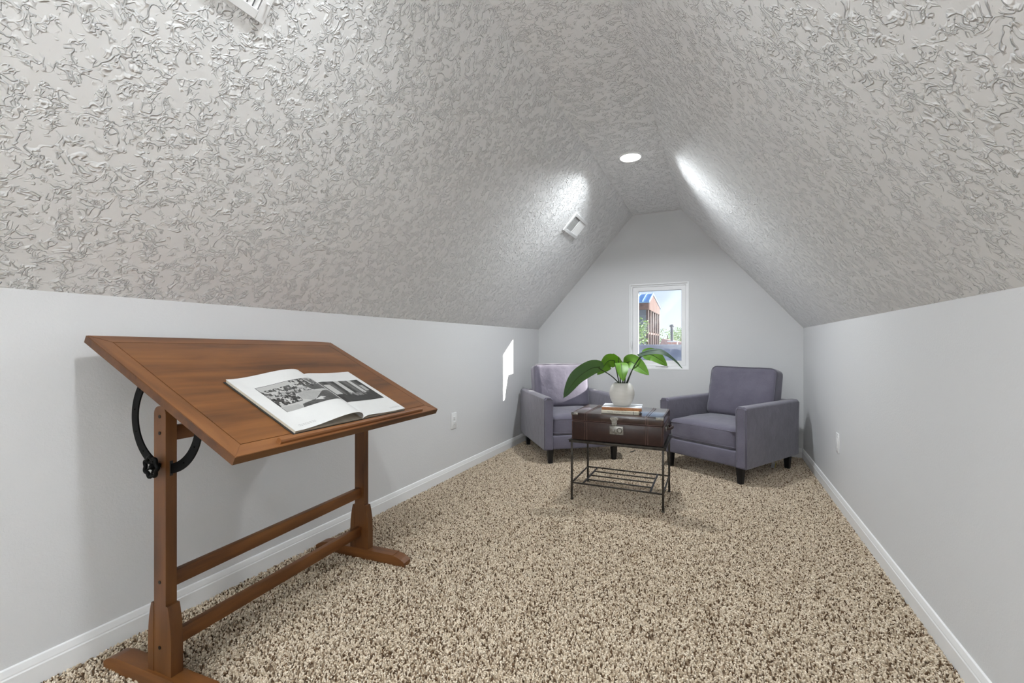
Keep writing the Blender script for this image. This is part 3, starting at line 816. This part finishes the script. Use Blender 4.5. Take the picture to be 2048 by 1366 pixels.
# ---------------------------------------------------------------- iron stand and leather trunk
SX, SY, SRZ = -.617, 3.128, 0.012
stand = thing('trunk_stand', 'dark iron side table stand with slatted lower shelf', 'table', (SX, SY, 0), SRZ)
SW, SDp, SZ = .592, .426, .410
for sx in (-1, 1):
    for sy in (-1, 1):
        bm = bmesh.new(); x, y = sx*SW/2, sy*SDp/2
        box(bm, (x, y, SZ/2), (.013, .013, SZ), .0015); lathe(bm, [(0, -.004), (.010, -.004), (.011, .002), (.008, .012), (.0055, .016)], 12, x, y, 0)
        obj('leg', bm, M_STAND, stand, 40)
bm = bmesh.new()
for sy in (-1, 1):
    box(bm, (0, sy*(SDp/2+.012), SZ-.010), (SW+.034, .004, .018), .001); box(bm, (0, sy*(SDp/2+.002), SZ-.003), (SW+.034, .024, .004), .001)
for sx in (-1, 1):
    box(bm, (sx*(SW/2+.015), 0, SZ-.010), (.004, SDp+.028, .018), .001); box(bm, (sx*(SW/2+.005), 0, SZ-.003), (.024, SDp+.028, .004), .001)
obj('top_frame', bm, M_STAND, stand, 40)
for sx in (-1, 1):
    for sy in (-1, 1):
        boxo('corner_bracket', (sx*(SW/2+.013), sy*(SDp/2+.010), SZ-.0005), (.022, .022, .003), M_STAND, stand, .001)
SZL = .115
bm = bmesh.new()
for sy in (-1, 1): box(bm, (0, sy*SDp/2, SZL), (SW, .009, .009), .001)
for sx in (-1, 1): box(bm, (sx*SW/2, 0, SZL), (.009, SDp, .009), .001)
obj('shelf_frame', bm, M_STAND, stand, 40)
for sx in (-1, 1): boxo('cross_bar', (sx*.218, 0, SZL+.003), (.012, SDp, .006), M_STAND, stand, .001)
for i in range(3): boxo('slat', (0, (-.5+(i+1)/4)*SDp, SZL), (.436, .010, .007), M_STAND, stand, .001)

trunk = thing('leather_trunk', 'dark brown leather trunk with metal latch resting on the iron stand', 'trunk', (SX, SY+.004, SZ+.001), SRZ)
TW, TDp, TH_, LZ = .592, .446, .182, .128
bm = bmesh.new(); box(bm, (0, 0, LZ/2-.001), (TW, TDp, LZ-.002), .006, 2); body = obj('body', bm, M_LEATHER, trunk, 40)
bm = bmesh.new(); box(bm, (0, 0, (LZ+TH_)/2+.001), (TW+.002, TDp+.002, TH_-LZ-.001), .007, 2); lid = obj('lid', bm, M_LID, trunk, 40)
def cord(parent, pts, r=.0016): 
    bm = bmesh.new(); tube(bm, pts, r, 6); obj('piping', bm, M_STITCH, parent, 60)
yF, yBk, xR = -TDp/2-.001, TDp/2+.001, TW/2+.001
for x in (-.205, -.190, .190, .205):
    cord(body, [(x, yF, .004), (x, yF, LZ-.004)])
    cord(lid, [(x, yF-.001, LZ+.004), (x, yF-.001, TH_-.006), (x, yF+.005, TH_+.0012), (x, yBk-.005, TH_+.0012), (x, yBk, TH_-.006)])
for x in (-TW/2+.006, TW/2-.006):
    cord(body, [(x, yF, .004), (x, yF, LZ-.004)]); cord(lid, [(x, yF-.001, LZ+.004), (x, yF-.001, TH_-.006)])
    cord(lid, [(x, yF+.012, TH_+.001), (x, yBk-.012, TH_+.001)])
cord(body, [(-TW/2+.006, yF, LZ-.004), (TW/2-.006, yF, LZ-.004)]); cord(lid, [(-TW/2+.006, yF-.001, LZ+.004), (TW/2-.006, yF-.001, LZ+.004)])
for y in (yF+.007, yBk-.007):
    cord(body, [(xR, y, .004), (xR, y, LZ-.004)]); cord(lid, [(xR+.001, y, LZ+.004), (xR+.001, y, TH_-.006)])
cord(body, [(xR, yF+.007, LZ-.004), (xR, yBk-.007, LZ-.004)]); cord(lid, [(xR+.001, yF+.007, LZ+.004), (xR+.001, yBk-.007, LZ+.004)])
# metal corners
for sx in (-1, 1):
    bm = bmesh.new(); x = sx*(TW/2-.020)
    box(bm, (x, yF-.0012, TH_-.008), (.046, .002, .014), .0008); box(bm, (x, yF+.008, TH_+.0016), (.046, .022, .0018), .0007); box(bm, (sx*(TW/2+.0022), yF+.010, TH_-.008), (.002, .024, .014), .0008)
    obj('corner_guard', bm, M_BRASS, lid, 40)
# latch
bm = bmesh.new(); box(bm, (.008, yF-.003, LZ-.043), (.088, .005, .054), .0015); lp = obj('latch_plate', bm, M_BRASS, body, 40)
bm = bmesh.new(); rect_frame(bm, .008-.044, .008+.044, LZ-.070, LZ-.016, (.003,.003,.003,.003), yF-.0075, yF-.005); obj('rim', bm, M_BRASS, lp)
bm = bmesh.new(); lathe(bm, [(0, .010), (.012, .009), (.017, .004), (.018, 0)], 20)
bmesh.ops.rotate(bm, cent=(0,0,0), matrix=Matrix.Rotation(PI/2, 3, 'X'), verts=bm.verts[:]); bmesh.ops.translate(bm, vec=(.028, yF-.004, LZ-.043), verts=bm.verts[:])
obj('lock_button', bm, M_BRASS, lp, 40)
bm = bmesh.new(); poly = [(-.034, LZ+.034), (-.030, LZ+.039), (.016, LZ+.039), (.020, LZ+.034), (.020, LZ+.028), (.014, LZ+.023), (.010, LZ+.020), (.010, LZ-.012), (-.022, LZ-.012), (-.022, LZ+.020), (-.028, LZ+.023), (-.034, LZ+.028)]
prism(bm, poly, 'y', yF-.008, yF-.001); bmesh.ops.bevel(bm, geom=bm.edges[:], offset=.001, segments=1, affect='EDGES'); obj('hasp', bm, M_BRASS, lid, 40)
bm = bmesh.new(); box(bm, (-.012, yF-.008, LZ-.047), (.020, .008, .018), .003); box(bm, (-.012, yF-.010, LZ-.060), (.010, .006, .005), .001); obj('catch', bm, M_BRASS, lp, 40)
# side handle
for sy in (-1, 1):
    boxo('handle_mount', (xR+.003, sy*.062, LZ-.040), (.008, .026, .030), M_BRASS, body, .002)
pts = [(xR+.006, -.062, LZ-.040), (xR+.024, -.056, LZ-.038), (xR+.034, -.030, LZ-.036), (xR+.036, 0, LZ-.035), (xR+.034, .030, LZ-.036), (xR+.024, .056, LZ-.038), (xR+.006, .062, LZ-.040)]
bm = bmesh.new(); tube(bm, pts, [.006, .008, .010, .011, .010, .008, .006], 10); obj('handle', bm, M_LEATHER, body, 60)

# ---------------------------------------------------------------- books under the plant
TOPZ = SZ+.001+TH_+.003
def flat_book(name, label, cx, cy, z, w, d, h, rz, cov, spine, text=None):
    t = thing(name, label, 'book', (cx, cy, z), rz)
    boxo('page_block', (0, .003, h/2), (w-.008, d-.006, h-.004), M_PAPERE, t)
    bm = bmesh.new(); box(bm, (0, 0, .001), (w, d, .002), .0006); box(bm, (0, 0, h-.001), (w, d, .002), .0006); obj('cover', bm, cov, t, 40)
    sp = boxo('spine', (0, -d/2+.001, h/2), (w, .003, h-.0005), spine, t, .0008)
    if text:
        cu = bpy.data.curves.new('spine_title', 'FONT'); cu.body = text; cu.size = h*.62; cu.space_character = 1.35; cu.align_x = 'LEFT'; cu.align_y = 'CENTER'
        tmp = bpy.data.objects.new('tmp', cu); link(tmp); bpy.context.view_layer.update()
        me = bpy.data.meshes.new_from_object(tmp.evaluated_get(bpy.context.evaluated_depsgraph_get()))
        bpy.data.objects.remove(tmp); me.materials.clear(); me.materials.append(M_INK)
        o = bpy.data.objects.new('spine_title', me); o.location = (-w*.34, -d/2-.0009, h/2); o.rotation_euler = (PI/2, 0, 0); link(o, sp)
        boxo('spine_band', (w*.36, -d/2-.0005, h/2), (.004, .001, h-.001), M_INK, sp)
BK1 = .021
flat_book('book', 'thin cream book with grey lettering on its spine, lowest on the trunk', -.602, 3.045, TOPZ, .243, .190, BK1, .085, M_CREAM, M_CREAM, 'HOW THEY DECORATED')
flat_book('book', 'white book with tan wooden-looking spine, between cream book and plant pot', -.598, 3.065, TOPZ+BK1, .258, .200, .021, .120, M_WHITEBK, M_TAN)

# ---------------------------------------------------------------- potted plant
PZ = TOPZ+BK1+.021
plant = thing('potted_plant', 'leafy green plant in a round cream pot on two books', 'plant', (-.602, 3.06, PZ))
prof = [(0, 0), (.046, 0), (.053, .003), (.066, .022), (.078, .048), (.084, .074), (.084, .092), (.078, .120), (.066, .140), (.056, .150), (.050, .153), (.047, .151), (.052, .146), (.062, .135), (.062, .128), (0, .128)]
prof = [(r, z*1.02) for r, z in prof]
bm = bmesh.new(); lathe(bm, prof, 48); obj('pot', bm, M_POT, plant, 50)
bm = bmesh.new(); lathe(bm, [(0, .142), (.03, .141), (.058, .138), (.058, .132)], 24); obj('soil', bm, M_SOIL, plant, 50)
stems = dict(
 s1=[(0.008, 0.0, 0.76), (-0.054, -0.06, 0.839), (-0.129, -0.13, 0.898)],
 s2=[(-0.013, 0.0, 0.76), (-0.037, 0.02, 0.858), (-0.06, 0.04, 0.94)],
 s3=[(-0.01, 0.02, 0.76), (-0.032, 0.08, 0.859), (-0.055, 0.14, 0.955)],
 s4=[(0.011, 0.0, 0.76), (-0.007, 0.04, 0.851), (-0.018, 0.06, 0.919)],
 s5=[(0.016, 0.01, 0.76), (0.014, 0.05, 0.848), (0.005, 0.14, 0.918)],
 s6=[(0.023, 0.01, 0.76), (0.069, 0.01, 0.886), (0.111, 0.01, 0.959), (0.135, 0.01, 0.998)],
 s7=[(0.014, 0.02, 0.76), (0.057, 0.06, 0.876), (0.101, 0.1, 0.958), (0.142, 0.12, 0.986)])
leaves = dict(   # midrib, half width, facing (1 = broad side to the room, 0 = edge on), top side up?
 l1=([(-0.119, -0.13, 0.905), (-0.169, -0.16, 0.896), (-0.247, -0.2, 0.839), (-0.299, -0.22, 0.769), (-0.338, -0.24, 0.699)], .062, .80, 1),
 l2=([(-0.06, 0.04, 0.944), (-0.094, 0.01, 0.941), (-0.117, -0.04, 0.904), (-0.15, -0.08, 0.848)], .056, .85, -1),
 l3=([(-0.050, 0.14, 0.958), (-0.075, 0.19, 0.949), (-0.100, 0.24, 0.920), (-0.125, 0.28, 0.880)], .055, .9, -1),
 l4=([(-0.018, 0.06, 0.923), (-0.003, 0.0, 0.912), (0.011, -0.05, 0.867), (0.025, -0.08, 0.81)], .046, .95, -1),
 l5=([(0.002, 0.14, 0.924), (0.045, 0.11, 0.933), (0.108, 0.08, 0.897), (0.171, 0.06, 0.848)], .056, .95, -1),
 l6=([(0.124, 0.01, 0.995), (0.187, -0.01, 1.014), (0.246, -0.03, 1.017), (0.301, -0.05, 0.998), (0.347, -0.06, 0.957), (0.391, -0.07, 0.904)], .058, .32, 1),
 l7=([(0.139, 0.12, 0.984), (0.176, 0.14, 0.984), (0.226, 0.14, 0.955), (0.282, 0.14, 0.908)], .050, .92, -1))
def spline(pts, n):
    P = [Vector(p) for p in pts]; P = [2*P[0]-P[1]] + P + [2*P[-1]-P[-2]]
    out = []; m = len(P)-3
    for i in range(n+1):
        u = i/n*m; k = min(int(u), m-1); t = u-k
        a, b, c, d = P[k:k+4]
        out.append(.5*((2*b)+(-a+c)*t+(2*a-5*b+4*c-d)*t*t+(-a+3*b-3*c+d)*t**3))
    return out
ZO = Vector((0, 0, PZ))
view = Vector((-.19, .98, -.04)).normalized()
for k, pts in stems.items():
    bm = bmesh.new(); sp_ = [p-ZO for p in spline(pts, 10)]
    tube(bm, sp_, [.0044-.0015*i/10 for i in range(11)], 8); obj('stem', bm, M_STEM, plant, 60)
for k, (pts, hw, face, sgn) in leaves.items():
    n = 18; mid = [p-ZO for p in spline(pts, n)]
    bm = bmesh.new(); cols = 7; grid = []
    for i in range(n+1):
        t = i/n; d = (mid[min(i+1, n)]-mid[max(i-1, 0)]).normalized()
        s_face = d.cross(view).normalized(); s_edge = (view - d*view.dot(d)).normalized()
        s = (s_face*face + s_edge*math.sqrt(max(0, 1-face*face))).normalized()
        nn = s.cross(d).normalized()
        w = hw*1.0*(t**.42)*((1-t)**.80)/( .344**.42*(.656**.80))
        row = []
        for j in range(-cols, cols+1):
            u = j/cols
            back = -d*(.030*abs(u)**1.5)*max(0, 1-t*3.2)           # heart shaped lobes at the base
            row.append(bm.verts.new(mid[i] + s*(u*w) + nn*sgn*(.16*w*abs(u) + .003*math.sin(9*t+3*u)*abs(u)) + back))
        grid.append(row)
    for i in range(n):
        for j in range(2*cols):
            q_ = (grid[i][j], grid[i+1][j], grid[i+1][j+1], grid[i][j+1])
            bm.faces.new(q_ if sgn > 0 else q_[::-1])
    me = bpy.data.meshes.new('leaf'); bm.normal_update()
    bmesh.ops.remove_doubles(bm, verts=bm.verts[:], dist=1e-5)
    bm.to_mesh(me); bm.free(); finish(me, 80); me.materials.append(M_LEAF)
    # front side = glossy top; flip when the underside should face the room
    lf = bpy.data.objects.new('leaf', me); link(lf, plant)
    avg = Vector((0, 0, 0))
    for p in me.polygons: avg += p.normal*p.area
    want_under = sgn < 0
    if (avg.dot(-view) > 0) == want_under:
        me.flip_normals()
    if k == 'l6' and avg.z < 0: me.flip_normals()
    bm = bmesh.new(); tube(bm, mid[:-1], [.0024*(1-i/n)+.0006 for i in range(n)], 6); obj('midrib', bm, M_VEIN, lf, 60)

# ---------------------------------------------------------------- small things on the carpet
t = thing('paper_tag', 'small white care tag with yellow edge under the right armchair', 'tag', (.425, 4.43, .008), math.radians(-8))
bm = bmesh.new(); box(bm, (0, 0, .002), (.030, .20, .0015)); obj('strip', bm, plain('tag_white', (.75,.74,.72,1), .6), t)
bm = bmesh.new(); box(bm, (.016, 0, .003), (.006, .20, .0015)); obj('yellow_edge', bm, plain('tag_yellow', srgb(196, 178, 70), .6), t)
bm = bmesh.new(); tube(bm, [(-.785, 4.40, .006), (-.775, 4.405, .007), (-.764, 4.42, .007), (-.756, 4.46, .007), (-.753, 4.50, .006)], .0035, 6)
tag(obj('loose_thread', bm, M_LEG, None, 60), 'short dark thread on the carpet between the two armchairs', 'thread')

# ---------------------------------------------------------------- outside: neighbour's roofscape
M_GROUND = noisy('ground', srgb(120, 116, 108), srgb(150, 146, 136), 0.8, 0.9)
bm = bmesh.new(); box(bm, (0, 40, -3.3), (120, 68, .2)); g_o = obj('ground', bm, M_GROUND); g_o['kind'] = 'structure'
M_STUCCO = noisy('grey_stucco', srgb(150, 152, 166), srgb(172, 174, 188), 3, 0.85, 0.3, 0.01)
bm = bmesh.new(); box(bm, (-1.0, 11.2, -1.08), (16, .3, 4.24)); box(bm, (-1.0, 11.2, 1.028), (16.1, .42, .03))
tag(obj('parapet_wall', bm, M_STUCCO), 'grey stucco parapet wall right outside the window', 'wall')
M_CLAD = wood('cedar_cladding', 'z', 0.5, ((92,66,58),(122,88,74),(146,106,90)))
M_CLADX = wood('cedar_fascia', 'x', 0.9, ((92,66,58),(118,86,74),(140,104,90)))
M_ROOFB = noisy('blue_metal_roof', srgb(120, 160, 205), srgb(150, 188, 226), 1.5, 0.35, metal=0.3)
M_HGLASS = thin_glass('house_glass', (.62, .70, .78, 1), 4.0)
hs = thing('neighbour_house', 'modern house with blue metal gable roof and tall timber posts outside the window', 'house', (-2.92, 21, -3.2))
def H(x, y, z): return (x+2.92, y-21, z+3.2)
HX0 = -9.5; EZ = 2.974; AZ = 3.424; AY = 22.2; BY = 25.1; BZ = 2.63
bm = bmesh.new()
prism(bm, [(0, BZ+3.2), (BY-21, BZ+3.2), (BY-21, EZ+3.2), (AY-21, AZ+3.2), (0, EZ+3.2)], 'x', HX0+2.92, 0); obj('gable_band', bm, M_CLAD, hs)
for i in range(9):      # vertical cladding boards on the gable
    y0 = (BY-21)*i/9; y1 = (BY-21)*(i+.94)/9
    zz = lambda y: min(EZ+(AZ-EZ)*y/(AY-21), EZ+(AZ-EZ)*(BY-21-y)/(BY-AY))+3.2
    ys_ = [y0] + ([AY-21] if y0 < AY-21 < y1 else []) + [y1]
    bm = bmesh.new(); prism(bm, [(y0, BZ+3.2-.01), (y1, BZ+3.2-.01)] + [(y, zz(y)-.01) for y in ys_[::-1]], 'x', 0, .03); obj('cladding_board', bm, M_CLAD, hs)
bm = bmesh.new(); box(bm, ((HX0+2.92)/2, -.02, (BZ+EZ)/2+3.2), (-HX0-2.92, .05, EZ-BZ), .01); obj('fascia', bm, M_CLADX, hs, 40)
rl = math.hypot(AY-21+.15, AZ-EZ)
def roofpl(y0, z0, y1, z1, nm):
    d = Vector((y1-y0, z1-z0)).normalized(); n_ = Vector((-d.y, d.x)); n_ = n_ if n_.y > 0 else -n_
    a, b = Vector((y0, z0)), Vector((y1, z1))
    bm = bmesh.new(); prism(bm, [a, b, b+n_*.05, a+n_*.05], 'x', HX0+2.92-.1, .06); r_ = obj(nm, bm, M_ROOFB, hs)
    k = 0; x = HX0+2.92
    while x < .05:
        bm = bmesh.new(); prism(bm, [a+n_*.05, b+n_*.05, b+n_*.10, a+n_*.10], 'x', x, x+.03); obj('standing_seam', bm, M_ROOFB, r_); x += .30
roofpl(-.12, EZ+3.2-.045, AY-21, AZ+3.2, 'roof'); roofpl(BY-21+.12, EZ+3.2-.03, AY-21, AZ+3.2, 'roof')
for i in range(6):      # timber posts of the glazed gable
    y = (BY-21)*i/5
    bm = bmesh.new(); box(bm, (-.06, min(max(y, .06), BY-21-.06), (BZ+3.2)/2), (.12, .12, BZ+3.2), .008); obj('timber_post', bm, M_CLAD, hs, 40)
for i in range(4):
    bm = bmesh.new(); box(bm, (-1.9*(i+1), .04, (BZ+3.2)/2), (.10, .10, BZ+3.2), .008); obj('timber_post', bm, M_CLAD, hs, 40)
boxo('transom', (-.06, (BY-21)/2, 1.55+3.2), (.07, BY-21, .09), M_CLAD, hs); boxo('sill_wall', (-.14, (BY-21)/2, 1.0), (.06, BY-21-.1, 2.0), M_CLAD, hs)
for i in range(5):
    y0 = (BY-21)*i/5+.06; y1 = (BY-21)*(i+1)/5-.06
    boxo('pane', (-.07, (y0+y1)/2, (BZ+3.2)/2), (.012, y1-y0, BZ+3.2), M_HGLASS, hs)
for i in range(4):
    boxo('pane', (-.95-1.9*i, .05, (BZ+3.2)/2), (1.8, .012, BZ+3.2), M_HGLASS, hs)
bm = bmesh.new(); box(bm, ((HX0+2.92)/2, BY-21-.1, (BZ+3.2)/2), (-HX0-2.92-.2, .1, BZ+3.2)); obj('rear_wall', bm, plain('inner_wall', srgb(150,150,165), .8), hs)

# chimney with bricks and flue pipe
ch = thing('brick_chimney', 'low red brick chimney with black flue pipe beyond the parapet', 'chimney', (-1.515, 17.0, -.6))
M_MORTAR = plain('mortar', srgb(176, 168, 160), .9); M_BRICK = noisy('red_brick', srgb(150, 92, 78), srgb(184, 120, 100), 6, .85, .2, .005)
ch['label'] = 'low red brick chimney with dark flue pipe beyond the parapet'
boxo('core', (0, 0, .86), (.29, .29, 1.72), M_MORTAR, ch)
me_b = None
for r_ in range(9):
    z = 1.72-.0325-.072*r_
    for i in range(2):
        for face in range(4):
            off = (-.078 if i == 0 else .078) + (.02 if r_ % 2 else -.02)
            dx, dy, w_, d_ = ((off, -.146, .145, .02), (off, .146, .145, .02), (-.146, off, .02, .145), (.146, off, .02, .145))[face]
            if me_b is None:
                o = boxo('brick', (0, 0, 0), (.145, .02, .060), M_BRICK, ch, .004, 1); me_b = o.data
            else:
                o = bpy.data.objects.new('brick', me_b); link(o, ch)
            o.location = (dx, dy, z)
            if face > 1: o.rotation_euler = (0, 0, PI/2)
boxo('cap', (0, 0, 1.745), (.36, .36, .05), plain('cap_concrete', srgb(196,194,192), .8), ch, .006)
bm = bmesh.new(); lathe(bm, [(.05, 1.76), (.05, 2.26), (.075, 2.27), (.085, 2.30), (.075, 2.34), (0, 2.37)], 18, -.035, 0, 0); obj('flue_pipe', bm, plain('flue_black', srgb(52, 54, 66), .5, .4), ch, 40)

# house with a shingled roof behind the chimney
bh = thing('background_house', 'low house with pinkish brown roof behind the chimney', 'house', (-1.6, 26, -3.2))
boxo('wall', (0, 1.5, 1.95), (2.6, 3, 3.9), plain('house_wall', srgb(205, 196, 190), .8), bh)
bm = bmesh.new(); prism(bm, [(-1.5, 3.95), (-1.25, 4.55), (1.5, 3.95)], 'y', -.25, 3.3); obj('roof', bm, noisy('pink_shingle', srgb(150, 118, 114), srgb(176, 142, 136), 9, .9), bh)
boxo('chimney_stack', (.42, .5, 4.4), (.28, .3, 1.0), plain('stack', srgb(196, 176, 170), .8), bh)
boxo('window', (-.6, -.01, 2.9), (.7, .04, .9), M_HGLASS, bh); boxo('window', (.5, -.01, 2.9), (.7, .04, .9), M_HGLASS, bh)

# trees
M_BARK = noisy('bark', srgb(70, 58, 48), srgb(100, 84, 70), 6, .9)
LEAFM = [leaf_mat('foliage_a', srgb(120, 150, 92), srgb(140, 165, 100), srgb(150, 180, 90)), leaf_mat('foliage_b', srgb(104, 140, 82), srgb(128, 158, 96), srgb(140, 175, 80))]
def tree(x, y, top, rad, label, seed, n=1500, ls=.13, group='trees outside the window'):
    rnd = random.Random(seed)
    t = thing('tree', label, 'tree', (x, y, -3.2), 0, group)
    hgt = top+3.2
    bm = bmesh.new(); tube(bm, [(0, 0, 0), (.05, .02, hgt*.4), (0, 0, hgt-rad*.5)], [.12, .09, .03], 8)
    for i in range(6):
        a = rnd.uniform(0, 6.28); z = hgt-rad*rnd.uniform(1.2, 2.0); l = rad*.8
        tube(bm, [(0.02, 0, z), (l*.5*math.cos(a), l*.5*math.sin(a), z+l*.4), (l*math.cos(a), l*math.sin(a), z+l*.7)], [.04, .025, .01], 5)
    obj('trunk', bm, M_BARK, t, 50)
    bm = bmesh.new()
    cl = [(Vector((rnd.gauss(0, .42), rnd.gauss(0, .42), rnd.uniform(-.9, .75)))*rad, rad*rnd.uniform(.25, .45)) for _ in range(16)]
    cc = Vector((0, 0, hgt-rad*1.0))
    for i in range(n):
        c_, r_ = rnd.choice(cl)
        p = c_ + Vector((rnd.gauss(0, 1), rnd.gauss(0, 1), rnd.gauss(0, 1))).normalized()*r_*rnd.uniform(.6, 1.05) + cc
        R = Euler((rnd.uniform(0, 6), rnd.uniform(0, 6), rnd.uniform(0, 6))).to_matrix(); s_ = ls*rnd.uniform(.6, 1.2)
        vs = [bm.verts.new(p + R @ Vector(q_)*s_) for q_ in ((-.5, 0, 0), (0, -.3, .06), (.5, 0, 0), (0, .3, .06))]
        bm.faces.new(vs)
    me = bpy.data.meshes.new('foliage'); bm.to_mesh(me); bm.free(); me.materials.append(LEAFM[seed % 2])
    o = bpy.data.objects.new('foliage', me); o['kind'] = 'stuff'; link(o, t)
tree(-3.80, 38, 2.39, 1.25, 'pale green leafy tree between the modern house and the flue pipe', 1)
tree(-2.45, 33, 2.10, .95, 'green leafy tree at the right edge of the window view', 2)
tree(-3.45, 19.0, 2.2, .85, 'leafy tree added in place of a reflection in the glazed house facade', 3, 1300, .10)  # made-up tree, stands in for foliage mirrored in the facade glass
tree(2.6, 34, 2.3, 1.3, 'green leafy tree beyond the houses, right of the window view', 4)
